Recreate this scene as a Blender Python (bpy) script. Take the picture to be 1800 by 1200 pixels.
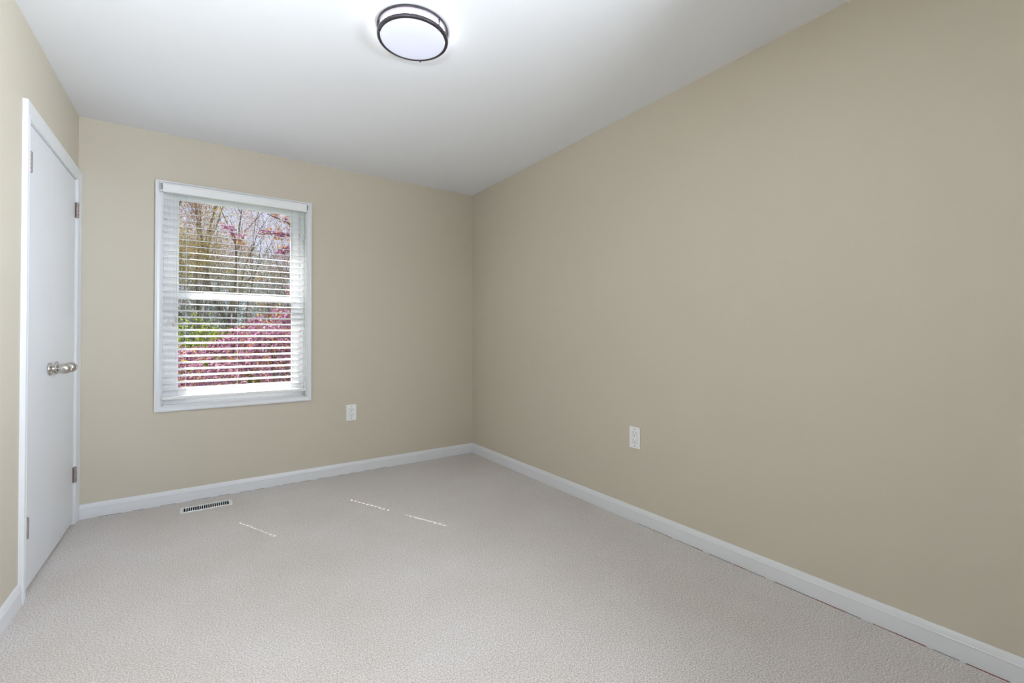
import bpy, bmesh, math, random
from mathutils import Vector, Matrix
from math import sin, cos, pi, radians

for o in list(bpy.data.objects):
    bpy.data.objects.remove(o)
SC = bpy.context.scene
COL = SC.collection

# ------------------------------------------------------------------ camera
XL, XR, YB, YR, H = -0.61, 2.129, 3.727, -0.12, 2.44
F_PX, YAW, PITCH, ROLL, CY, CZ = 789.23, 34.79, 0.6514, 0.1127, 580.9, 1.1029
a, t, ro = map(radians, (YAW, PITCH, ROLL))
fwd = Vector((sin(a)*cos(t), cos(a)*cos(t), sin(t)))
up0 = Vector((-sin(a)*sin(t), -cos(a)*sin(t), cos(t)))
rt0 = Vector((cos(a), -sin(a), 0))
rt = rt0*cos(ro) - up0*sin(ro)
up = rt0*sin(ro) + up0*cos(ro)
cam_d = bpy.data.cameras.new('camera')
cam = bpy.data.objects.new('camera', cam_d); COL.objects.link(cam)
M = Matrix((rt, up, -fwd)).transposed().to_4x4(); M.translation = Vector((0, 0, CZ))
cam.matrix_world = M
cam_d.sensor_width = 36; cam_d.lens = F_PX/1800*36
cam_d.shift_y = (CY-600)/1800
cam_d.clip_start = 0.02; cam_d.clip_end = 300
SC.camera = cam
SC.view_settings.view_transform = 'Standard'
SC.view_settings.look = 'None'
SC.view_settings.gamma = 1
SC.view_settings.use_curve_mapping = False
SC.view_settings.exposure = 0.08

# ------------------------------------------------------------------ sky, sun, added fill lamps
world = bpy.data.worlds.new('sky'); SC.world = world; world.use_nodes = True
wn = world.node_tree; wn.nodes.clear()
wo = wn.nodes.new('ShaderNodeOutputWorld'); wb = wn.nodes.new('ShaderNodeBackground')
wb.inputs[1].default_value = 1.0
tcw = wn.nodes.new('ShaderNodeTexCoord'); spw = wn.nodes.new('ShaderNodeSeparateXYZ'); rpw = wn.nodes.new('ShaderNodeValToRGB')
rpw.color_ramp.elements[0].position = 0.0; rpw.color_ramp.elements[0].color = (.74, .78, .98, 1)
rpw.color_ramp.elements[1].position = 0.70; rpw.color_ramp.elements[1].color = (1.3, 1.5, 1.9, 1)
e_ = rpw.color_ramp.elements.new(.30); e_.color = (.76, .82, 1.05, 1)
wn.links.new(tcw.outputs['Generated'], spw.inputs[0]); wn.links.new(spw.outputs['Z'], rpw.inputs[0]); wn.links.new(rpw.outputs[0], wb.inputs[0])
wn.links.new(wb.outputs[0], wo.inputs[0])

SUNDIR = Vector((0.46, -1.0, -1.25)).normalized()
sd = bpy.data.lights.new('sun', 'SUN'); sd.energy = 16.5; sd.angle = radians(0.53); sd.color = (1, .97, .92)
sun = bpy.data.objects.new('sun', sd); COL.objects.link(sun)
sun.rotation_mode = 'QUATERNION'; sun.rotation_quaternion = SUNDIR.to_track_quat('-Z', 'Y')
sun.location = (-3, 9, 10)

def area(name, loc, to, sx, sy, w, colr):
    d = bpy.data.lights.new(name, 'AREA'); d.shape = 'RECTANGLE'; d.size = sx; d.size_y = sy
    d.energy = w; d.color = colr
    o = bpy.data.objects.new(name, d); COL.objects.link(o); o.location = loc
    o.rotation_mode = 'QUATERNION'
    o.rotation_quaternion = (Vector(to)-Vector(loc)).to_track_quat('-Z', 'Y')
    return o
# added fill lamp in the unseen rear opening, aimed at the left wall
area('rear_fill', (1.75, -0.30, 1.5), (-0.61, 1.55, 1.7),   .8, 1.2, 17, (0.84, 0.95, 1.08)).data.spread = radians(64)

# two unseen fill lamps added beside the camera, towards ceiling and left wall
area('camera_side_fill', (-0.46, -0.02, 1.45), (-0.15, 0.62, 2.44), .26, .26, 21, (0.87, 0.955, 1.06)).data.spread = radians(95)
area('camera_side_fill', (1.42, -0.02, 1.60), (-0.61, 1.50, 1.50), .34, .34, 27, (0.87, 0.955, 1.06)).data.spread = radians(140)
# ------------------------------------------------------------------ materials
def mat(name, base, rough=.5, metal=0, spec=.5, noise=None, bump=None, emis=None, mottle=None):
    m = bpy.data.materials.new(name); m.use_nodes = True
    nt = m.node_tree; b = nt.nodes['Principled BSDF']
    b.inputs['Base Color'].default_value = (*base, 1); b.inputs['Roughness'].default_value = rough
    b.inputs['Metallic'].default_value = metal; b.inputs['Specular IOR Level'].default_value = spec
    tc = nt.nodes.new('ShaderNodeTexCoord')
    if noise:   # (scale, other colour)
        n = nt.nodes.new('ShaderNodeTexNoise'); n.inputs['Scale'].default_value = noise[0]; n.inputs['Detail'].default_value = 4
        r = nt.nodes.new('ShaderNodeValToRGB'); r.color_ramp.elements[0].position = .35; r.color_ramp.elements[1].position = .65
        r.color_ramp.elements[0].color = (*base, 1); r.color_ramp.elements[1].color = (*noise[1], 1)
        nt.links.new(tc.outputs['Object'], n.inputs['Vector']); nt.links.new(n.outputs['Fac'], r.inputs[0])
        nt.links.new(r.outputs[0], b.inputs['Base Color'])
    if bump:    # (scale, strength, distance)
        n = nt.nodes.new('ShaderNodeTexNoise'); n.inputs['Scale'].default_value = bump[0]; n.inputs['Detail'].default_value = 3
        bp = nt.nodes.new('ShaderNodeBump'); bp.inputs['Strength'].default_value = bump[1]; bp.inputs['Distance'].default_value = bump[2]
        nt.links.new(tc.outputs['Object'], n.inputs['Vector']); nt.links.new(n.outputs['Fac'], bp.inputs['Height'])
        nt.links.new(bp.outputs[0], b.inputs['Normal'])
    if emis:
        b.inputs['Emission Color'].default_value = (*emis[0], 1); b.inputs['Emission Strength'].default_value = emis[1]
    return m

def leafmat(name, c1, c2, trans=.45, scale=3.0):
    m = bpy.data.materials.new(name); m.use_nodes = True; nt = m.node_tree; nt.nodes.clear()
    out = nt.nodes.new('ShaderNodeOutputMaterial'); mx = nt.nodes.new('ShaderNodeMixShader')
    df = nt.nodes.new('ShaderNodeBsdfDiffuse'); tr = nt.nodes.new('ShaderNodeBsdfTranslucent')
    g = nt.nodes.new('ShaderNodeNewGeometry'); r = nt.nodes.new('ShaderNodeValToRGB')
    r.color_ramp.elements[0].color = (*c1, 1); r.color_ramp.elements[1].color = (*c2, 1)
    nt.links.new(g.outputs['Random Per Island'], r.inputs[0])
    nt.links.new(r.outputs[0], df.inputs[0]); nt.links.new(r.outputs[0], tr.inputs[0])
    mx.inputs[0].default_value = trans
    nt.links.new(df.outputs[0], mx.inputs[1]); nt.links.new(tr.outputs[0], mx.inputs[2]); nt.links.new(mx.outputs[0], out.inputs[0])
    return m

WALLC = (0.605, 0.548, 0.448)
m_wall = mat('beige_wall_paint', WALLC, .62, spec=.35, bump=(260, .05, .0006))
m_ceil = mat('white_ceiling_paint', (.865, .875, .90), .8, spec=.2)
m_trim = mat('white_trim_paint', (.76, .77, .79), .32, bump=(60, .03, .0006))
m_door = mat('white_door_paint', (.77, .78, .81), .38, bump=(25, .03, .001))
m_vinyl = mat('white_vinyl', (.82, .83, .85), .3)
m_slat = mat('white_blind_slat', (.84, .84, .84), .38)
m_cord = mat('blind_cord', (.62, .62, .62), .8)
m_tassel = mat('tassel_plastic', (.55, .53, .46), .4)
m_black = mat('dark_slot', (.02, .02, .02), .6)
m_nickel = mat('satin_nickel', (.60, .56, .52), .24, 1, bump=(200, .03, .0003))
m_hinge = mat('brushed_hinge_nickel', (.36, .30, .275), .5, .5, bump=(300, .1, .0003))
m_bronze = mat('dark_bronze', (.085, .075, .085), .33, .75)
m_plastic = mat('white_plate_plastic', (.90, .90, .90), .3)
m_reg = mat('register_enamel', (.78, .79, .80), .35)
m_duct = mat('galvanised_duct', (.07, .075, .08), .5, .3)
m_duct2 = mat('grey_damper', (.42, .43, .44), .5)
m_red = mat('dark_red_carpet_backing', (.22, .035, .04), .9)
m_seam = mat('grey_plate_seam', (.30, .30, .31), .6)
m_edge = mat('dark_carpet_gap', (.07, .06, .055), .9)
m_glow = mat('lit_acrylic_diffuser', (.42, .43, .47), .4, emis=((.77, .80, 1.0), .58))
m_glow_side = mat('lit_side_acrylic', (.9, .9, .9), .35, emis=((.93, .95, 1.0), 8.0))

def carpet():
    m = bpy.data.materials.new('beige_cut_pile_carpet'); m.use_nodes = True; nt = m.node_tree
    b = nt.nodes['Principled BSDF']; b.inputs['Roughness'].default_value = 1; b.inputs['Specular IOR Level'].default_value = .05
    tc = nt.nodes.new('ShaderNodeTexCoord')
    def nz(s, d=3, w=0.6):
        n = nt.nodes.new('ShaderNodeTexNoise'); n.inputs['Scale'].default_value = s; n.inputs['Detail'].default_value = d
        n.inputs['Roughness'].default_value = w; nt.links.new(tc.outputs['Object'], n.inputs['Vector']); return n
    fine = nz(200, 2); tuft = nz(95, 3, .7); big = nz(1.6, 4)
    r1 = nt.nodes.new('ShaderNodeValToRGB'); r1.color_ramp.elements[0].position = .3; r1.color_ramp.elements[1].position = .66
    r1.color_ramp.elements[0].color = (.50, .463, .445, 1); r1.color_ramp.elements[1].color = (.985, .935, .91, 1)
    nt.links.new(fine.outputs['Fac'], r1.inputs[0])
    r2 = nt.nodes.new('ShaderNodeValToRGB'); r2.color_ramp.elements[0].position = .35; r2.color_ramp.elements[1].position = .7
    r2.color_ramp.elements[0].color = (.93, .91, .88, 1); r2.color_ramp.elements[1].color = (1, 1, 1, 1)
    nt.links.new(big.outputs['Fac'], r2.inputs[0])
    mx = nt.nodes.new('ShaderNodeMixRGB'); mx.blend_type = 'MULTIPLY'; mx.inputs[0].default_value = 1
    nt.links.new(r1.outputs[0], mx.inputs[1]); nt.links.new(r2.outputs[0], mx.inputs[2]); nt.links.new(mx.outputs[0], b.inputs['Base Color'])
    ad = nt.nodes.new('ShaderNodeMath'); ad.operation = 'ADD'
    nt.links.new(fine.outputs['Fac'], ad.inputs[0]); nt.links.new(tuft.outputs['Fac'], ad.inputs[1])
    bp = nt.nodes.new('ShaderNodeBump'); bp.inputs['Strength'].default_value = .9; bp.inputs['Distance'].default_value = .0065
    nt.links.new(ad.outputs[0], bp.inputs['Height']); nt.links.new(bp.outputs[0], b.inputs['Normal'])
    return m
m_carpet = carpet()

def glassmat():
    m = bpy.data.materials.new('window_glass'); m.use_nodes = True; nt = m.node_tree; nt.nodes.clear()
    out = nt.nodes.new('ShaderNodeOutputMaterial'); mx = nt.nodes.new('ShaderNodeMixShader')
    tr = nt.nodes.new('ShaderNodeBsdfTransparent'); tr.inputs[0].default_value = (.97, .98, .98, 1)
    gl = nt.nodes.new('ShaderNodeBsdfGlossy'); gl.inputs['Roughness'].default_value = .01
    mx.inputs[0].default_value = .015
    nt.links.new(tr.outputs[0], mx.inputs[1]); nt.links.new(gl.outputs[0], mx.inputs[2]); nt.links.new(mx.outputs[0], out.inputs[0])
    return m
m_glass = glassmat()

# ------------------------------------------------------------------ mesh helpers
class MB:
    def __init__(s): s.v = []; s.f = []
    def box(s, a, b):
        x0, y0, z0 = a; x1, y1, z1 = b; n = len(s.v)
        s.v += [(x0,y0,z0),(x1,y0,z0),(x1,y1,z0),(x0,y1,z0),(x0,y0,z1),(x1,y0,z1),(x1,y1,z1),(x0,y1,z1)]
        s.f += [tuple(n+i for i in q) for q in ((0,3,2,1),(4,5,6,7),(0,1,5,4),(1,2,6,5),(2,3,7,6),(3,0,4,7))]
        return s
    def tube(s, pts, rad, sides=8, cap=True):
        pts = [Vector(p) for p in pts]
        if not hasattr(rad, '__len__'): rad = [rad]*len(pts)
        n0 = len(s.v); prev = None
        for i, p in enumerate(pts):
            d = (pts[min(i+1, len(pts)-1)]-pts[max(i-1, 0)]).normalized()
            if prev is None:
                u = d.orthogonal().normalized()
            else:
                u = (prev - d*prev.dot(d))
                u = u.normalized() if u.length > 1e-6 else d.orthogonal().normalized()
            prev = u; w = d.cross(u)
            for k in range(sides):
                an = 2*pi*k/sides; s.v.append(tuple(p+(u*cos(an)+w*sin(an))*rad[i]))
        for i in range(len(pts)-1):
            for k in range(sides):
                A = n0+i*sides+k; B = n0+i*sides+(k+1) % sides
                s.f.append((A, B, B+sides, A+sides))
        if cap:
            s.f.append(tuple(n0+k for k in reversed(range(sides))))
            s.f.append(tuple(n0+(len(pts)-1)*sides+k for k in range(sides)))
        return s
    def lathe(s, prof, origin=(0,0,0), axis='Z', seg=48, closed=False):
        n0 = len(s.v); O = Vector(origin); m = len(prof)
        for k in range(seg):
            an = 2*pi*k/seg
            for r, h in prof:
                if axis == 'Z': p = Vector((r*cos(an), r*sin(an), h))
                elif axis == 'X': p = Vector((h, r*cos(an), r*sin(an)))
                else: p = Vector((r*sin(an), h, r*cos(an)))
                s.v.append(tuple(O+p))
        for k in range(seg):
            k2 = (k+1) % seg
            for i in range(m if closed else m-1):
                j = (i+1) % m
                s.f.append((n0+k*m+i, n0+k2*m+i, n0+k2*m+j, n0+k*m+j))
        return s
    def prism(s, prof, p0, p1, du, dv):
        """closed 2-D profile (u,v) swept from p0 to p1"""
        p0, p1, du, dv = map(Vector, (p0, p1, du, dv)); n = len(s.v); m = len(prof)
        for P in (p0, p1):
            for u, v in prof: s.v.append(tuple(P+du*u+dv*v))
        for i in range(m):
            j = (i+1) % m; s.f.append((n+i, n+j, n+m+j, n+m+i))
        s.f.append(tuple(n+i for i in reversed(range(m)))); s.f.append(tuple(n+m+i for i in range(m)))
        return s
    def mitre(s, prof, path, normal, inward):
        """profile (w,h): w = offset from the outer edge inwards, h = height off the wall; path = corner points, inward(i) mitred direction"""
        n = len(s.v); m = len(prof); N = Vector(normal)
        for i, P in enumerate(path):
            for w, h in prof: s.v.append(tuple(Vector(P)+Vector(inward[i])*w+N*h))
        return n, m
    def build(s, name, material, parent=None, smooth=False, bevel=0, seg=2, recalc=True):
        me = bpy.data.meshes.new(name); me.from_pydata(s.v, [], s.f); me.update()
        if recalc:
            bm = bmesh.new(); bm.from_mesh(me); bmesh.ops.recalc_face_normals(bm, faces=bm.faces); bm.to_mesh(me); bm.free()
        me.materials.append(material)
        o = bpy.data.objects.new(name, me); COL.objects.link(o)
        if smooth:
            for p in me.polygons: p.use_smooth = True
        if bevel:
            b = o.modifiers.new('bevel', 'BEVEL'); b.width = bevel; b.segments = seg; b.limit_method = 'ANGLE'; b.angle_limit = radians(40)
        if parent: par(o, parent)
        return o
WORLD = {}
def par(o, p):
    o.parent = p
    o.matrix_parent_inverse = Matrix.Translation(-WORLD.get(p.name, Vector((0,0,0))))
def thing(name, label, cat, loc=(0,0,0), group=None):
    o = bpy.data.objects.new(name, None); COL.objects.link(o); o.location = loc; o.empty_display_size = .1
    WORLD[o.name] = Vector(loc); o['label'] = label; o['category'] = cat
    if group: o['group'] = group
    return o
def tag(o, label, cat, group=None, kind=None):
    o['label'] = label; o['category'] = cat
    if group: o['group'] = group
    if kind: o['kind'] = kind
    return o
def struct(o): o['kind'] = 'structure'; return o
def sroot(name, loc=(0,0,0)):
    o = bpy.data.objects.new(name, None); COL.objects.link(o); o.location = loc; WORLD[o.name] = Vector(loc); o['kind'] = 'structure'; return o

def frame_ring(mb, prof, x0, z0, x1, z1, y, ny=-1, sides=4):
    """mitred casing round the rectangle x0..x1, z0..z1 in the plane Y=y"""
    cs = [((x0,y,z0),(1,0,1)),((x1,y,z0),(-1,0,1)),((x1,y,z1),(-1,0,-1)),((x0,y,z1),(1,0,-1))]
    n = len(mb.v); m = len(prof)
    for P, d in cs:
        for w, h in prof: mb.v.append((P[0]+d[0]*w, P[1]+ny*h, P[2]+d[2]*w))
    for i in range(4):
        j = (i+1) % 4
        for k in range(m):
            l = (k+1) % m
            mb.f.append((n+i*m+k, n+j*m+k, n+j*m+l, n+i*m+l))
    return mb

# ------------------------------------------------------------------ room shell
T = .15
WX0, WX1, WZ0, WZ1 = -.207, .667, .646, 2.090       # window opening
YO = YB + .19                                       # outside face of back wall
b = MB()
b.box((XL-T-.7, YB, -.3), (WX0, YO, H+.12)); b.box((WX1, YB, -.3), (XR+T, YO, H+.12))
b.box((WX0, YB, -.3), (WX1, YO, WZ0)); b.box((WX0, YB, WZ1), (WX1, YO, H+.12))
struct(b.build('wall_back', m_wall))
DY0, DY1, DZ = 2.742, 3.652, 2.035
b = MB()
b.box((XL-T, YR, 0), (XL, DY0, H)); b.box((XL-T, DY1, 0), (XL, YB, H)); b.box((XL-T, DY0, DZ), (XL, DY1, H))
struct(b.build('wall_left', m_wall))
struct(MB().box((XR, YR, 0), (XR+T, YB, H)).build('wall_right', m_wall))
RX0, RX1, RZ = .85, 1.85, 2.20                      # unseen openings added behind the camera to pass the fill light
QX0, QX1 = -.45, -.44
b = MB()
b.box((XL-T, YR-.12, 0), (QX0, YR, H)); b.box((QX1, YR-.12, 0), (RX0, YR, H)); b.box((QX0, YR-.12, RZ), (QX1, YR, H)); b.box((RX1, YR-.12, 0), (XR+T, YR, H)); b.box((RX0, YR-.12, RZ), (RX1, YR, H))
struct(b.build('wall_rear', m_wall))
struct(MB().box((XL-T, YR, H), (XR+T, YB, H+.12)).box((-2.1, -2.1, H), (2.6, YR, H+.12)).build('ceiling', m_ceil))
# unseen hallway shell enclosing the fill lamp behind the added opening
b = MB()
b.box((-2.1, -2.0, 0), (-2.0, YR-.12, H)); b.box((-2.0, YR-.12, 0), (XL-T, YR-.02, H)); b.box((2.5, -2.0, 0), (2.6, YR-.12, H)); b.box((-2.1, -2.1, 0), (2.6, -2.0, H))
struct(b.build('wall_hallway', m_ceil))
# floor with a cut-out for the register
HX0, HX1, HY0, HY1 = -.0835, .1655, 3.484, 3.568
b = MB()
b.box((XL-T, YR, -.04), (2.6, HY0, 0)); b.box((-2.1, -2.1, -.04), (2.6, YR, 0)); b.box((XL-T, HY1, -.04), (2.6, YB, 0))
b.box((XL-T, HY0, -.04), (HX0, HY1, 0)); b.box((HX1, HY0, -.04), (2.6, HY1, 0))
floor = struct(b.build('floor', m_carpet))
# closet behind the double doors
b = MB()
b.box((XL-.75, DY0-.1, 0), (XL-.7, YB, H)); b.box((XL-.75, DY0-.15, 0), (XL-T, DY0-.1, H))
struct(b.build('wall_closet', m_wall))

# baseboards
BBP = [(0,0),(.012,0),(.0125,.060),(.0135,.0625),(.0115,.0655),(.0095,.0745),(.0075,.081),(.0045,.087),(0,.088)]
struct(MB().prism(BBP, (XL, YB, 0), (XR, YB, 0), (0,-1,0), (0,0,1)).build('baseboard_back', m_trim))
struct(MB().prism(BBP, (XR, YR, 0), (XR, YB, 0), (-1,0,0), (0,0,1)).build('baseboard_right', m_trim))
struct(MB().prism(BBP, (XL, YR, 0), (XL, DY0-.061, 0), (1,0,0), (0,0,1)).build('baseboard_left', m_trim))
# dark gap and red backing showing where the carpet meets the right baseboard
rnd = random.Random(4)
b = MB(); r = MB()
y = .3
while y < 1.75:
    L = rnd.uniform(.05, .16)
    tgt = r if (.42 < y < .52 or .70 < y < .80 or 1.05 < y < 1.1 or 1.30 < y < 1.34) else b
    w = rnd.uniform(.0008, .0020)
    tgt.box((XR-.0125-w, y, -.001), (XR-.0122, y+L, .0012))
    y += L+rnd.uniform(0, .05)
for yy, ll in ((.28,.10),(.48,.09),(.72,.12),(1.12,.06),(1.34,.07)):
    r.box((XR-.0146, yy, -.001), (XR-.0122, yy+ll, .0018))
ge = b.build('carpet_gap', m_edge, floor); re_ = r.build('carpet_backing', m_red, floor); re_['label'] = 'red backing thread at carpet edge'
b = MB(); x = XL+.1
while x < 1.2:
    L = rnd.uniform(.03, .12); b.box((x, YB-.0140, -.001), (x+L, YB-.0122, .0012)); x += L+rnd.uniform(.01, .09)
b.build('carpet_gap', m_edge, floor)

# ------------------------------------------------------------------ closet double doors
CW = .0605
CP = [(0,0),(0,.0165),(.004,.0178),(.016,.0170),(.020,.0145),(.034,.0118),(.045,.0110),(.048,.0125),(.054,.0120),(.0585,.009),(.0605,.006),(.0605,0)]
# casing (trim_1): left leg, head, right leg, mitred
n = 0
b = MB(); m = len(CP)
corners = [((DY0-CW), 0, (1, 0)), ((DY0-CW), DZ+CW, (1, -1)), (YB, DZ+CW, (-1, -1)), (YB, 0, (-1, 0))]
for yy, zz, d in corners:
    for w, h in CP:
        ww = w if yy < 3 else w*(YB-DY1)/CW
        b.v.append((XL+h, yy+d[0]*ww, zz+d[1]*w))
for i in range(3):
    for k in range(m):
        l = (k+1) % m
        b.f.append((i*m+k, (i+1)*m+k, (i+1)*m+l, i*m+l))
b.f.append(tuple(range(m))); b.f.append(tuple(3*m+i for i in range(m)))
casing = struct(b.build('trim_1', m_trim))
b = MB()
b.box((XL-T, DY0-.002, 0), (XL+.002, DY0+.004, DZ)); b.box((XL-T, DY1-.004, 0), (XL+.002, DY1+.002, DZ)); b.box((XL-T, DY0, DZ-.004), (XL+.002, DY1, DZ+.002))
b.box((XL-.055, DY0, 0), (XL-.042, DY0+.014, DZ)); b.box((XL-.055, DY1-.014, 0), (XL-.042, DY1, DZ)); b.box((XL-.055, DY0, DZ-.016), (XL-.042, DY1, DZ))
b.build('door_jamb', m_trim, casing)

def hinge(parent, y, z, s):
    g = MB()
    g.box((XL-.003, y+min(0, s*.011), z-.0445), (XL+.0012, y+max(0, s*.011), z+.0445))
    h = g.build('hinge', m_hinge, parent, bevel=.0006)
    k = MB()
    for i in range(5):
        z0 = z-.0445+i*.0178; k.lathe([(0, z0+.0004), (.0078, z0+.0004), (.0084, z0+.0012), (.0084, z0+.0166), (.0078, z0+.0174), (0, z0+.0174)], (XL+.0090, y, 0), 'Z', 14)
    k.lathe([(0, z+.0445), (.0045, z+.0445), (.0045, z+.048), (0, z+.049)], (XL+.0090, y, 0), 'Z', 12)
    k.build('hinge_knuckle', m_hinge, h, smooth=False)
def knob(parent, y, z):
    o = (XL, y, z)
    rs = MB().lathe([(0,0),(.031,0),(.0325,.002),(.0315,.006),(.027,.009),(.018,.0105),(.0155,.012)], o, 'X', 40)
    ro_ = rs.build('rosette', m_nickel, parent, smooth=True)
    nk = MB().lathe([(.0155,.010),(.0125,.014),(.0105,.019),(.0100,.024),(.0115,.029),(.0150,.032),(.0205,.035),(.0240,.041),(.0258,.049),(.0255,.058),(.0235,.066),(.0195,.073),(.0130,.0785),(.006,.081),(0,.0815)], o, 'X', 40)
    nk.build('knob', m_nickel, parent, smooth=True)
def leaf(name, y0, y1, hy, s, ky):
    r = sroot(name, (XL-.018, hy, .012))
    MB().box((XL-.036, y0, .014), (XL-.001, y1, DZ-.007)).build('door_panel', m_door, r)
    for z in (1.850, .290): hinge(r, hy, z, s)
    knob(r, ky, .943)
leaf('door_1', DY0+.007, 3.1912, DY0+.004, 1, 3.122)
leaf('door_2', 3.1920, DY1-.007, DY1-.004, -1, 3.250)

# ------------------------------------------------------------------ window
win = sroot('window_1', ((WX0+WX1)/2, YB, WZ0))
WP = [(0,0),(0,.0145),(.0025,.0158),(.009,.0155),(.012,.0125),(.022,.0100),(.0275,.0095),(.029,.0115),(.034,.0112),(.0365,.0085),(.0365,0)]
cas = frame_ring(MB(), WP, WX0-.0365, WZ0-.0365, WX1+.0365, WZ1+.0365, YB).build('window_casing', m_trim, win)
# extension jamb liner
b = MB()
b.box((WX0, YB-.006, WZ0), (WX0+.006, YB+.05, WZ1)); b.box((WX1-.006, YB-.006, WZ0), (WX1, YB+.05, WZ1))
b.box((WX0, YB-.006, WZ0), (WX1, YB+.05, WZ0+.006)); b.box((WX0, YB-.006, WZ1-.006), (WX1, YB+.05, WZ1))
b.build('window_jamb', m_trim, win)
# vinyl master frame with tracks
def ring(mb, x0, z0, x1, z1, w, y0, y1, wt=None, wb_=None):
    wt = wt or w; wb_ = wb_ or w
    mb.box((x0, y0, z0), (x0+w, y1, z1)); mb.box((x1-w, y0, z0), (x1, y1, z1))
    mb.box((x0+w, y0, z0), (x1-w, y1, z0+wb_)); mb.box((x0+w, y0, z1-wt), (x1-w, y1, z1))
    return mb
GX0, GX1 = -.123, .573
fr = MB()
ring(fr, WX0+.006, WZ0+.006, WX1-.006, WZ1-.006, .014, YB+.035, YO-.01)
ring(fr, WX0+.016, WZ0+.016, WX1-.016, WZ1-.016, .013, YB+.044, YB+.050)
ring(fr, WX0+.016, WZ0+.016, WX1-.016, WZ1-.016, .013, YB+.090, YB+.096)
ring(fr, WX0+.016, WZ0+.016, WX1-.016, WZ1-.016, .006, YB+.135, YO)
fr.build('window_frame', m_vinyl, win, bevel=.0012)
SX0, SX1 = WX0+.024, WX1-.024
def sash(name, z0, z1, gz0, gz1, y0, y1):
    s = MB()
    s.box((SX0, y0, z0), (GX0, y1, z1)); s.box((GX1, y0, z0), (SX1, y1, z1))
    s.box((GX0, y0, z0), (GX1, y1, gz0)); s.box((GX0, y0, gz1), (GX1, y1, z1))
    so = s.build(name, m_vinyl, win, bevel=.0015)
    g = MB(); ring(g, GX0-.010, gz0-.010, GX1+.010, gz1+.010, .010, y0-.003, y0+.002)
    g.build('glazing_bead', m_vinyl, so, bevel=.001)
    p = MB().box((GX0-.004, (y0+y1)/2-.002, gz0-.004), (GX1+.004, (y0+y1)/2+.002, gz1+.004))
    po = p.build('glass_pane', m_glass, so)
    return so
lower = sash('lower_sash', .668, 1.402, .748, 1.356, YB+.053, YB+.078)
upper = sash('upper_sash', 1.362, WZ1-.022, 1.402, 2.041, YB+.099, YB+.130)
for xx in (GX0+.17, GX1-.17):
    b = MB().box((xx-.028, YB+.056, 1.402), (xx+.028, YB+.080, 1.409)).box((xx-.010, YB+.052, 1.409), (xx+.022, YB+.074, 1.416))
    b.build('sash_lock', m_vinyl, lower, bevel=.002)

# ------------------------------------------------------------------ venetian blind
BL = thing('venetian_blind', 'white horizontal slat blind hanging lowered and open in the window', 'window blind', (.232, YB-.015, 2.1))
BX0, BX1, BY, SP = -.2005, .6605, YB-.014, .0432
HR = MB().box((BX0+.002, BY-.020, 2.052), (BX1-.002, BY+.026, 2.088)); HR.build('headrail', m_slat, BL, bevel=.002)
VP = [(0,0),(.0035,-.001),(.0050,.003),(.0035,.007),(.0035,.046),(.0055,.050),(.0055,.055),(.003,.058),(-.002,.058),(-.002,0)]
va = MB().prism(VP, (BX0-.002, BY-.020, 2.048), (BX1+.002, BY-.020, 2.048), (0,-1,0), (0,0,1)).build('valance', m_slat, BL)
for xx in (BX0-.0085, BX1+.0085):
    s = 1 if xx < 0 else -1
    bk = MB(); bk.box((xx-.004, BY-.024, 2.048), (xx+.004, BY+.02, 2.107))
    bo = bk.build('end_bracket', m_slat, BL, bevel=.0008)
    sl = MB()
    for z0, z1 in ((2.062, 2.073), (2.075, 2.087), (2.089, 2.101)) if xx < 0 else ((2.060, 2.100),):
        sl.box((xx-.0022, BY-.0245, z0), (xx+.0022, BY-.0235, z1))
    so = sl.build('bracket_slot', m_black, bo); so['label'] = 'dark slot in the bracket'
for xx in (-.085, .06, .2176, .41, .512):
    MB().box((xx-.004, BY-.0265, 2.045), (xx+.004, BY-.0225, 2.0625)).build('valance_clip', m_vinyl, va, bevel=.0008)
LAD = (-.0790, .2176, .5640)
TILT = radians(13.5)
def slat_mesh():
    mb = MB(); hw, th = .0245, .0019
    hl, hwid = .0068, .0052        # route hole half length (along depth) and half width
    xs = [BX0]
    for L in (LAD[0], LAD[2]): xs += [L-hwid, L+hwid]   # only the outer ladders carry lift cords
    xs.append(BX1)
    # (x0,x1,y0,y1) cells; slight crown
    def top(y): return .0014*(1-(y/hw)**2)
    ys = [-hw, -hl, hl, hw]
    fine_y = [-hw, -hw*.7, -hl, hl, hw*.7, hw]
    idx = {}
    def vid(x, y, t_):
        k = (round(x, 5), round(y, 5), t_)
        if k not in idx:
            z = top(y)+(th/2 if t_ else -th/2)
            if abs(abs(y)-hw) < 1e-6: z = top(y)+(th/2-.0004 if t_ else -th/2+.0004)
            idx[k] = len(mb.v); mb.v.append((x, y, z))
        return idx[k]
    nx, ny = len(xs), len(fine_y)
    solid = [[not (i % 2 == 1 and j == 2) for j in range(ny-1)] for i in range(nx-1)]
    for i in range(nx-1):
        for j in range(ny-1):
            if not solid[i][j]: continue
            x0, x1, y0, y1 = xs[i], xs[i+1], fine_y[j], fine_y[j+1]
            mb.f.append((vid(x0,y0,1), vid(x1,y0,1), vid(x1,y1,1), vid(x0,y1,1)))
            mb.f.append((vid(x0,y0,0), vid(x0,y1,0), vid(x1,y1,0), vid(x1,y0,0)))
            for di, dj, P, Q in ((-1,0,(x0,y1),(x0,y0)), (1,0,(x1,y0),(x1,y1)), (0,-1,(x0,y0),(x1,y0)), (0,1,(x1,y1),(x0,y1))):
                ii, jj = i+di, j+dj
                if ii < 0 or jj < 0 or ii >= nx-1 or jj >= ny-1 or not solid[ii][jj]:
                    mb.f.append((vid(*P,0), vid(*Q,0), vid(*Q,1), vid(*P,1)))
    return mb
first = slat_mesh().build('slat', m_slat)
ZB = .7135
NS = 31
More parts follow.
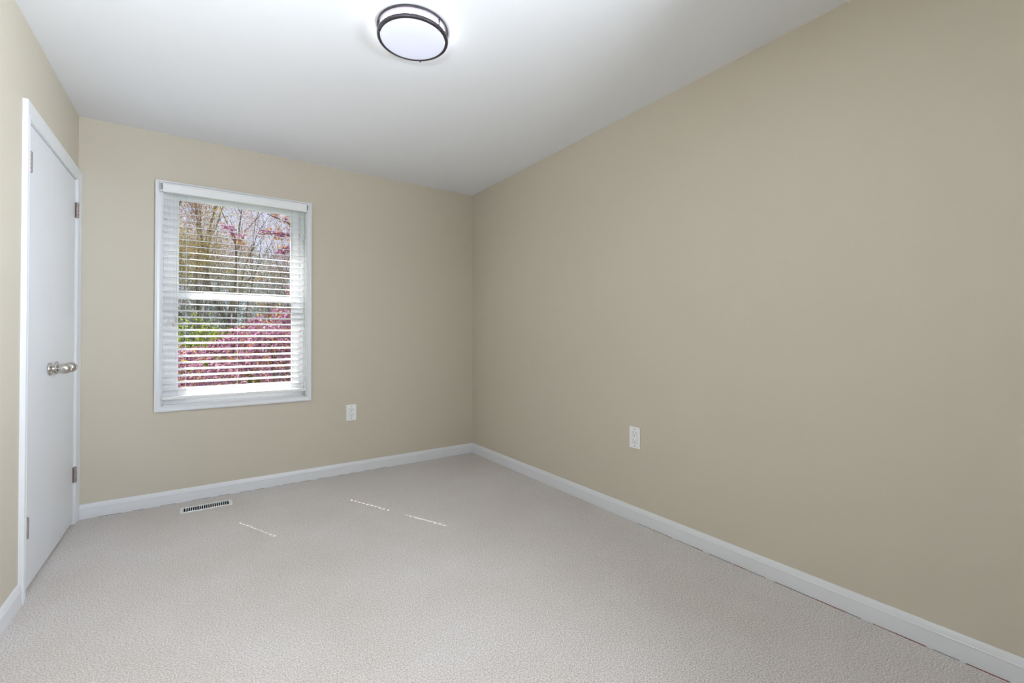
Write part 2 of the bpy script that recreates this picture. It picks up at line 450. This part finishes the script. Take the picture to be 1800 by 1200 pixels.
zs = [ZB+.017+SP*(i+.6) for i in range(NS) if ZB+.017+SP*(i+.6) < 2.045]
for i, z in enumerate(zs):
    o = first if i == 0 else first.copy()
    if i: COL.objects.link(o)
    par(o, BL); o.location = (0, BY, z)
    o.rotation_euler = (TILT, 0, 0)
br = MB().prism([(-.0255,-.008),(-.022,-.0105),(.022,-.0105),(.0255,-.008),(.0255,.006),(.022,.0085),(-.022,.0085),(-.0255,.006)], (BX0, BY, ZB-.014), (BX1, BY, ZB-.014), (0,1,0), (0,0,1)).build('bottom_rail', m_slat, BL)
for L in LAD:
    MB().lathe([(0,-.0035),(.006,-.0035),(.0075,0)], (L, BY, ZB-.0245), 'Z', 16).build('cord_plug', m_vinyl, br)
    MB().box((L+.004, BY-.0275, ZB-.030), (L+.016, BY-.0255, ZB-.010)).build('cord_button', m_vinyl, br, bevel=.0008)
    c = MB()
    for yy in (BY-.0258, BY+.0258):
        c.tube([(L, yy, 2.055), (L, yy, ZB-.02)], .00065, 6)
    for z in zs:
        c.tube([(L+.002, BY-.0258, z-.0085), (L+.002, BY+.0258, z+.0045)], .0005, 4)
    c.build('ladder_cord', m_cord, BL)
    if L == LAD[1]: continue
    MB().tube([(L-.0005, BY, 2.055), (L-.0005, BY, ZB-.01)], .0006, 6).build('lift_cord', m_cord, BL)
for xx, zt in ((-.1290, 1.232), (-.1445, 1.205)):
    cc = MB().tube([(xx+.0015, BY-.030, 2.055), (xx+.001, BY-.0305, 1.7), (xx, BY-.031, zt)], .0008, 6).build('pull_cord', m_cord, BL)
    ts = MB().lathe([(0,0),(.0022,0),(.0030,-.004),(.0050,-.018),(.0068,-.030),(.0070,-.034),(.0058,-.037),(0,-.038)], (xx, BY-.031, zt), 'Z', 20).build('cord_tassel', m_tassel, cc, smooth=True)
    ts['label'] = 'tan tapered cord tassel'

# ------------------------------------------------------------------ outlets
def outlet(loc, face, label):
    """face: 'Y' looks to -Y (back wall), 'X' looks to -X (right wall)"""
    r = thing('wall_outlet', label, 'electrical outlet', loc, 'white duplex outlets low on the walls')
    O = Vector(loc)
    def P(u, w, d): return O+Vector((u, -d, w)) if face == 'Y' else O+Vector((-d, -u, w))
    def bx(mb, u0, w0, d0, u1, w1, d1):
        A, B = P(u0, w0, d0), P(u1, w1, d1)
        return mb.box(tuple(min(A[i], B[i]) for i in range(3)), tuple(max(A[i], B[i]) for i in range(3)))
    bx(MB(), -.0395, -.0635, 0, .0395, .0635, .0052).build('cover_plate', m_plastic, r, bevel=.003, seg=3)
    rim = MB()
    for q in ((-.0185,-.0345,-.0175,.0345), (.0175,-.0345,.0185,.0345), (-.0185,-.0345,.0185,-.0335), (-.0185,.0335,.0185,.0345)):
        bx(rim, q[0], q[1], .0050, q[2], q[3], .0054)
    rim.build('plate_seam', m_seam, r)
    d = bx(MB(), -.0165, -.0325, .003, .0165, .0325, .0068).build('receptacle', m_plastic, r, bevel=.0012)
    for s in (1, -1):
        c = s*.0185
        sl = MB()
        bx(sl, -.0078, c-.001, .0066, -.0056, c+.0085, .0070); bx(sl, .0052, c-.001, .0066, .0072, c+.0075, .0070)
        bx(sl, -.0028, c-.0105, .0066, .0028, c-.0055, .0070)
        sl.build('socket_slots', m_black, d)
    for s in (1, -1):
        C = P(0, s*.0485, .0050)
        ax = 'Y' if face == 'Y' else 'X'
        sc = MB().lathe([(.0036, 0), (.0034, -.0010), (0, -.0014)], tuple(C), ax, 14)
        bx(sc, -.0032, s*.0485-.0004, .0062, .0032, s*.0485+.0004, .0066)
        sc.build('screw', m_nickel, r)
outlet((1.0055, YB, .4865), 'Y', 'white wall outlet on the back wall, right of the window')
outlet((XR, 1.7825, .4965), 'X', 'white wall outlet on the long right wall, above its baseboard')

# ------------------------------------------------------------------ floor register
RG = thing('floor_register', 'white slotted metal heating vent set in carpet under the window', 'floor vent', (.041, 3.526, 0))
x0, x1, y0, y1 = -.100, .182, 3.474, 3.578
b = MB()
ring(b, x0, 0, x1, 0, 0, 0, 0) if False else None
b.box((x0, y0, -.001), (HX0+.004, y1, .006)); b.box((HX1-.004, y0, -.001), (x1, y1, .006))
b.box((HX0+.004, y0, -.001), (HX1-.004, HY0+.003, .006)); b.box((HX0+.004, HY1-.003, -.001), (HX1-.004, y1, .006))
b.build('face_frame', m_reg, RG, bevel=.0025)
g = MB(); nsl = 20; L0, L1 = HX0+.004, HX1-.004
for i in range(1, nsl+1):
    xx = L0+(L1-L0)*i/(nsl+1)
    g.prism([(-.0019, .0045), (.0019, .0045), (.0019, .002), (.0006, -.010), (-.0012, -.010), (-.0019, .002)], (xx, HY0, 0), (xx, HY1, 0), (1,0,0), (0,0,1))
g.build('louvre_grille', m_reg, RG)
MB().prism([(HY0, -.004), (HY0, -.006), (3.528, -.030), (3.528, -.028)], (L0, 0, 0), (L1, 0, 0), (0,1,0), (0,0,1)).build('damper_blade', m_duct2, RG)
d = MB()
d.box((HX0-.002, HY0-.002, -.14), (HX0, HY1+.002, -.002)); d.box((HX1, HY0-.002, -.14), (HX1+.002, HY1+.002, -.002))
d.box((HX0, HY0-.002, -.14), (HX1, HY0, -.002)); d.box((HX0, HY1, -.14), (HX1, HY1+.002, -.002)); d.box((HX0, HY0, -.142), (HX1, HY1, -.14))
d.build('duct_boot', m_duct, RG)

# ------------------------------------------------------------------ ceiling light
POSTS = (2.993, 5.149, 0.951)
LC = Vector((.756, 1.840, H)); LR = .1505
LT = thing('ceiling_light', 'round flush ceiling light with dark bronze double rings, switched on', 'ceiling light', tuple(LC))
def LZ(name, prof, m_, parent=LT, smooth=True, closed=True):
    o = MB().lathe(prof, tuple(LC), 'Z', 96, closed).build(name, m_, parent, smooth=smooth)
    e = o.modifiers.new('edges', 'EDGE_SPLIT'); e.split_angle = radians(35)
    return o
LZ('ceiling_ring', [(LR-.012,0),(LR-.001,0),(LR+.001,-.002),(LR+.001,-.010),(LR-.001,-.0125),(LR-.010,-.0125),(LR-.012,-.010)], m_bronze)
LZ('side_glass', [(LR-.013,-.002),(LR-.013,-.039),(LR-.016,-.039),(LR-.016,-.002)], m_glow_side)
LZ('rim_ring', [(LR-.013,-.0370),(LR-.004,-.0350),(LR,-.0375),(LR+.0008,-.0410),(LR+.0008,-.0460),(LR-.001,-.0495),(LR-.006,-.0515),(LR-.0115,-.0510),(LR-.013,-.0485)], m_bronze)
LZ('diffuser', [(LR-.0135,-.0460),(LR-.0140,-.0500),(LR-.020,-.0535),(LR-.045,-.0585),(LR-.08,-.0620),(LR-.12,-.0635),(0.0001,-.0640),(0.0001,-.0460)], m_glow)
for an in POSTS:
    c_, s_ = cos(an), sin(an)
    P = LC+Vector(((LR-.005)*c_, (LR-.005)*s_, 0))
    MB().tube([P+Vector((0,0,-.010)), P+Vector((0,0,-.038))], .0032, 12).build('post', m_bronze, LT, smooth=True)
    P = LC+Vector(((LR-.0045)*c_, (LR-.0045)*s_, 0))
    MB().lathe([(0,-.049),(.0030,-.050),(.0038,-.053),(.0026,-.0565),(0,-.058)], tuple(P), 'Z', 16).build('thumb_screw', m_bronze, LT, smooth=True)

# ------------------------------------------------------------------ outside
GZ = -3.0
m_grass = mat('lawn', (.06, .10, .03), .95, noise=(6, (.11, .15, .05)))
m_bark = mat('dark_bark', (.075, .058, .052), .9, noise=(14, (.16, .13, .115)), bump=(30, .5, .01))
m_bark2 = mat('grey_brown_bark', (.16, .125, .11), .9, noise=(14, (.28, .22, .19)), bump=(30, .5, .01))
m_soffit = mat('white_soffit', (.7, .7, .7), .6)
m_pink = leafmat('pink_blossom', (.19, .065, .125), (.56, .35, .45), .5)
m_bronze_leaf = leafmat('bronze_young_leaf', (0.260, 0.101, 0.024), (0.385, 0.248, 0.050), .55)
m_lime = leafmat('lime_leaf', (0.101, 0.162, 0.012), (0.287, 0.323, 0.031), .55)
m_buds = leafmat('orange_green_buds', (0.287, 0.125, 0.050), (0.224, 0.248, 0.043), .55)
m_rust = leafmat('rust_pink_buds', (0.287, 0.137, 0.101), (0.260, 0.187, 0.086), .5)
m_grey = leafmat('grey_green_leaf', (.09, .12, .10), (.27, .31, .27), .4)
m_darkg = leafmat('dark_green_leaf', (0.012, 0.028, 0.012), (0.038, 0.062, 0.019), .3)

struct(MB().box((-60, YO, GZ-.1), (60, 90, GZ)).build('ground', m_grass))
struct(MB().box((-3, YO, H+.13), (5, YO+.50, H+.17)).build('trim_2', m_soffit))

def leafquads(mb, pts, rng, size, n_per, spread, fold=True):
    for p in pts:
        for _ in range(n_per):
            c = Vector(p)+Vector((rng.gauss(0,spread), rng.gauss(0,spread), rng.gauss(0,spread)))
            u = Vector((rng.uniform(-1,1), rng.uniform(-1,1), rng.uniform(-1,1))).normalized()
            w = u.orthogonal().normalized(); w.rotate(Matrix.Rotation(rng.uniform(0, 6.28), 3, u))
            nn = u.cross(w); s = size*rng.uniform(.6, 1.3); n = len(mb.v)
            mb.v += [tuple(c-u*s), tuple(c-w*s*.42+nn*s*.15), tuple(c+u*s), tuple(c+w*s*.42+nn*s*.15)]
            mb.f.append((n, n+1, n+2)); mb.f.append((n, n+2, n+3))
def blossom(mb, c, rng, R):
    """one pompom of ruffled double flowers"""
    for _ in range(rng.randint(8, 12)):
        o = Vector((rng.gauss(0,1), rng.gauss(0,1), rng.gauss(0,.8)))*R*.62
        fc = c+o; ax = (o.normalized() if o.length > 1e-5 else Vector((0,0,1)))+Vector((0, -.3, -.2)); ax.normalize()
        u = ax.orthogonal().normalized(); w = ax.cross(u); fr = R*rng.uniform(.26, .40)
        for ringi, (kk, lift) in enumerate(((6, .15), (5, .55))):
            ph = rng.uniform(0, 6)
            for k in range(kk):
                an = ph+2*pi*k/kk; d = u*cos(an)+w*sin(an); e = ax.cross(d)
                n = len(mb.v); r2 = fr*(1-.25*ringi)
                mb.v += [tuple(fc), tuple(fc+(d*.75+e*.45+ax*lift)*r2), tuple(fc+(d*1.05+ax*(lift+.1))*r2), tuple(fc+(d*.75-e*.45+ax*lift)*r2)]
                mb.f.append((n, n+1, n+2, n+3))
def grow(mb, p, d, L, r, depth, rng, tips, upb=.25, spread=.55, nch=(2, 3), curl=.14, ratio=.72):
    pts = [Vector(p)]; rr = [r]; seg = 4; dd = Vector(d).normalized()
    for i in range(seg):
        dd = (dd+Vector((rng.gauss(0,curl), rng.gauss(0,curl), rng.gauss(0,curl)+upb*.12))).normalized()
        pts.append(pts[-1]+dd*L/seg); rr.append(r*(1-.38*(i+1)/seg))
    mb.tube(pts, rr, 7 if r > .03 else (5 if r > .008 else 3), cap=False)
    if depth <= 2: tips += [(q, dd.copy(), depth) for q in pts[1:]]
    if depth == 0: return
    for k in range(rng.randint(*nch)):
        s = pts[-1] if k == 0 else pts[rng.randint(2, seg)]
        nd = (dd+Vector((rng.gauss(0,spread), rng.gauss(0,spread), rng.gauss(0,spread*.6)+upb))).normalized()
        grow(mb, s, nd, L*rng.uniform(ratio-.12, ratio+.1), rr[-1]*rng.uniform(.62, .9), depth-1, rng, tips, upb, spread, nch, curl, ratio)

def tree(name, label, cat, base, stems, seed, bark, leafm, lsize, nper, lspread, depth, L, r, group=None, leafname='foliage', **kw):
    rng = random.Random(seed); root = thing(name, label, cat, base, group)
    mb = MB(); tips = []
    for d in stems:
        p0 = Vector(base)+Vector((d[0]*.08, d[1]*.08, -.05))
        grow(mb, p0, d, L*rng.uniform(.9, 1.1), r*rng.uniform(.8, 1.1), depth, rng, tips, **kw)
    mb.build('trunk_and_branches', bark, root, smooth=True, recalc=False)
    lb = MB(); leafquads(lb, [q for q, _, dp in tips if dp <= 1], rng, lsize, nper, lspread)
    f = lb.build(leafname, leafm, root, recalc=False); f['kind'] = 'stuff'
    return root, tips

TG = 'bare-branched spring trees beyond the window'
tree('deciduous_tree', 'tall tree at upper left of window with orange and yellow-green young leaves', 'tree', (-.9, 12.5, GZ), [(.05,0,1),(.16,.02,1)], 11, m_bark, m_buds, .019, 4, .13, 7, 2.7, .10, TG, upb=.22, spread=.42, nch=(2,3))
tree('deciduous_tree', 'upright tree with dark straight stems left of the window centre, rusty buds', 'tree', (.75, 17.5, GZ), [(-.03,0,1),(.04,0,1),(.01,.05,1)], 23, m_bark, m_rust, .022, 4, .18, 7, 3.8, .13, TG, upb=.5, spread=.26, nch=(2,3))
tree('deciduous_tree', 'vase-shaped bare tree leaning right against pale sky, few pinkish buds', 'tree', (1.25, 15.0, GZ), [(.02,0,1),(.10,.03,1),(.18,-.03,1),(.26,.02,1)], 37, m_bark2, m_rust, .02, 1, .15, 7, 3.0, .085, TG, upb=.5, spread=.20, nch=(2,3))
tree('deciduous_tree', 'thin bare tree at right edge of window with angled twigs', 'tree', (3.4, 19.5, GZ), [(-.05,0,1),(.08,0,1)], 41, m_bark, m_rust, .02, 1, .2, 7, 3.3, .08, TG, upb=.4, spread=.34, nch=(2,3))
# grey-green woods further back
WG = 'hazy woodland trees in the far background'
rw = random.Random(77)
for i, (x, y, h) in enumerate(((-2.6,27,7.4),(-.9,31,8.2),(1.0,28,6.8),(2.6,33,8.0),(4.2,29,6.6),(6.0,34,7.2))):
    rng = random.Random(100+i)
    root = thing('woodland_tree', 'grey-green tree of the distant woods seen low through the blind', 'tree', (x, y, GZ), WG)
    mb = MB(); tips = []
    grow(mb, (x, y, GZ-.05), (rng.uniform(-.05,.05), 0, 1), h*.34, .14, 4, rng, tips, upb=.3, spread=.45, nch=(3,4))
    mb.build('trunk_and_branches', m_bark2, root, recalc=False)
    pts = []
    for k in range(620):
        an = rng.uniform(0, 6.28); rr_ = 2.5*math.sqrt(rng.random()); zz = rng.uniform(.05, 1)
        pts.append((x+rr_*cos(an)*(1.1-.5*zz), y+rr_*sin(an)*(1.1-.5*zz), GZ+zz*h*1.18))
    lb = MB(); leafquads(lb, pts, rng, .06, 26, .25)
    f = lb.build('foliage', m_grey, root, recalc=False); f['kind'] = 'stuff'

# lime-green small tree at left
def bush(name, label, cat, c, ext, seed, leafm, lsize, n, per, spread, core=None):
    rng = random.Random(seed); root = thing(name, label, cat, (c[0], c[1], GZ))
    mb = MB(); tips = []
    for k in range(5):
        grow(mb, (c[0]+rng.uniform(-.1,.1), c[1]+rng.uniform(-.1,.1), GZ-.05), (rng.uniform(-.3,.3), rng.uniform(-.3,.3), 1), (c[2]-GZ)*.42, .035, 4, rng, tips, upb=.35, spread=.4)
    mb.build('stems', m_bark, root, recalc=False)
    pts = []
    while len(pts) < n:
        q = Vector((rng.uniform(-1,1), rng.uniform(-1,1), rng.uniform(-1,1)))
        if q.length > 1: continue
        pts.append((c[0]+q.x*ext[0], c[1]+q.y*ext[1], c[2]+q.z*ext[2]))
    lb = MB(); leafquads(lb, pts, rng, lsize, per, spread)
    f = lb.build('foliage', leafm, root, recalc=False); f['kind'] = 'stuff'
    return root
bush('leafy_shrub', 'tall shrub with yellow-green leaves at lower left of the window', 'shrub', (-.05, 8.6, .25), (.95, .6, 1.22), 5, m_lime, .021, 700, 16, .07)
bush('evergreen_shrub', 'dark green dense shrub behind the pink blossoms', 'shrub', (1.1, 10.2, -.9), (2.6, .8, 1.75), 6, m_darkg, .06, 900, 8, .12)

# flowering cherry
rng = random.Random(2024)
CH = thing('flowering_cherry_tree', 'cherry tree full of pink double blossoms and bronze leaves outside the window', 'tree', (1.5, 6.9, GZ))
mb = MB(); tips = []
for d in ((-.55,-.1,1),(-.25,.15,1),(0,-.15,1),(.3,.1,1),(.55,-.05,1),(-.1,.3,1)):
    grow(mb, Vector((1.5, 6.9, -1.9)), d, 1.25, .07, 4, rng, tips, upb=.30, spread=.5, nch=(2,3), ratio=.68)
mb.tube([(1.5,6.9,GZ-.1),(1.49,6.9,-2.4),(1.5,6.9,-1.8)], [.17,.14,.13], 12)
# sprays reaching up in front of the sky
bl = MB(); lf = MB()
def topz(x, y):
    s = x/y                                          # crown is higher on its right-hand side
    return 1.10+y*(-.020+.075*min(1, max(0, s/.12)))
cl = []
while len(cl) < 1900:
    x = rng.uniform(-1.4, 3.2); y = rng.uniform(5.3, 7.9)
    top = topz(x, y)
    z = top-abs(rng.gauss(0, .75))-.02
    if z < -1.6: continue
    if ((x-1.5)/2.9)**2+((y-6.7)/1.5)**2 > 1: continue
    # clumping so gaps of shade stay between the sprays
    if sin(x*7.3+z*5.1+y*2)*sin(y*6.1-z*6.7+x) < -.32: continue
    cl.append(Vector((x, y, z)))
for c in cl:
    blossom(bl, c, rng, rng.uniform(.045, .075))
leafquads(lf, [tuple(c) for c in cl], rng, .020, 6, .055)
def spray(pts, n, R=.05, dens=1.0, leaves=4):
    P = [Vector(p) for p in pts]
    mb.tube(P, [.012*(1-.75*i/(len(P)-1))+.002 for i in range(len(P))], 6)
    for k in range(n):
        tt = rng.uniform(.25, 1)**.8*(len(P)-1); i = min(int(tt), len(P)-2); q = P[i].lerp(P[i+1], tt-i)
        q = q+Vector((rng.gauss(0,.03), rng.gauss(0,.03), rng.gauss(-.01,.03)))
        blossom(bl, q, rng, R*rng.uniform(.7, 1.2)); leafquads(lf, [tuple(q)], rng, .020, leaves+4, .035)
spray([(1.9,6.4,.9),(1.7,6.2,1.6),(1.3,5.95,2.12),(.98,5.9,2.29),(.75,5.9,2.31),(.54,5.9,2.28)], 20, .050)
spray([(1.8,6.3,.9),(1.5,6.1,1.7),(1.15,6.0,2.03),(.92,5.95,2.13),(.78,5.92,2.15)], 10, .050)
spray([(1.8,6.4,1.2),(1.5,6.2,2.1),(1.1,6.0,2.40),(.86,5.95,2.46),(.64,5.95,2.54)], 8, .038)
spray([(.35,6.5,.2),(.31,6.1,1.2),(.33,5.95,1.85),(.32,5.9,2.20),(.27,5.9,2.28)], 0, .05)
for q in ((.25,5.9,2.31),(.29,5.88,2.29),(.30,5.9,2.25),(.345,5.9,2.22)):
    blossom(bl, Vector(q), rng, .052)
leafquads(lf, [(.36,5.9,2.19),(.33,5.9,2.18),(.40,5.9,2.15)], rng, .022, 7, .03)
spray([(1.6,6.3,.2),(1.3,6.1,.9),(1.05,6.0,1.45),(.87,5.95,1.70)], 12, .045)
spray([(.8,6.3,.0),(.72,6.1,.8),(.66,6.0,1.4),(.64,5.95,1.76)], 4, .030)
mb.build('trunk_and_branches', m_bark, CH, smooth=True, recalc=False)
f = bl.build('blossoms', m_pink, CH, recalc=False); f['kind'] = 'stuff'
f = lf.build('young_leaves', m_bronze_leaf, CH, recalc=False); f['kind'] = 'stuff'
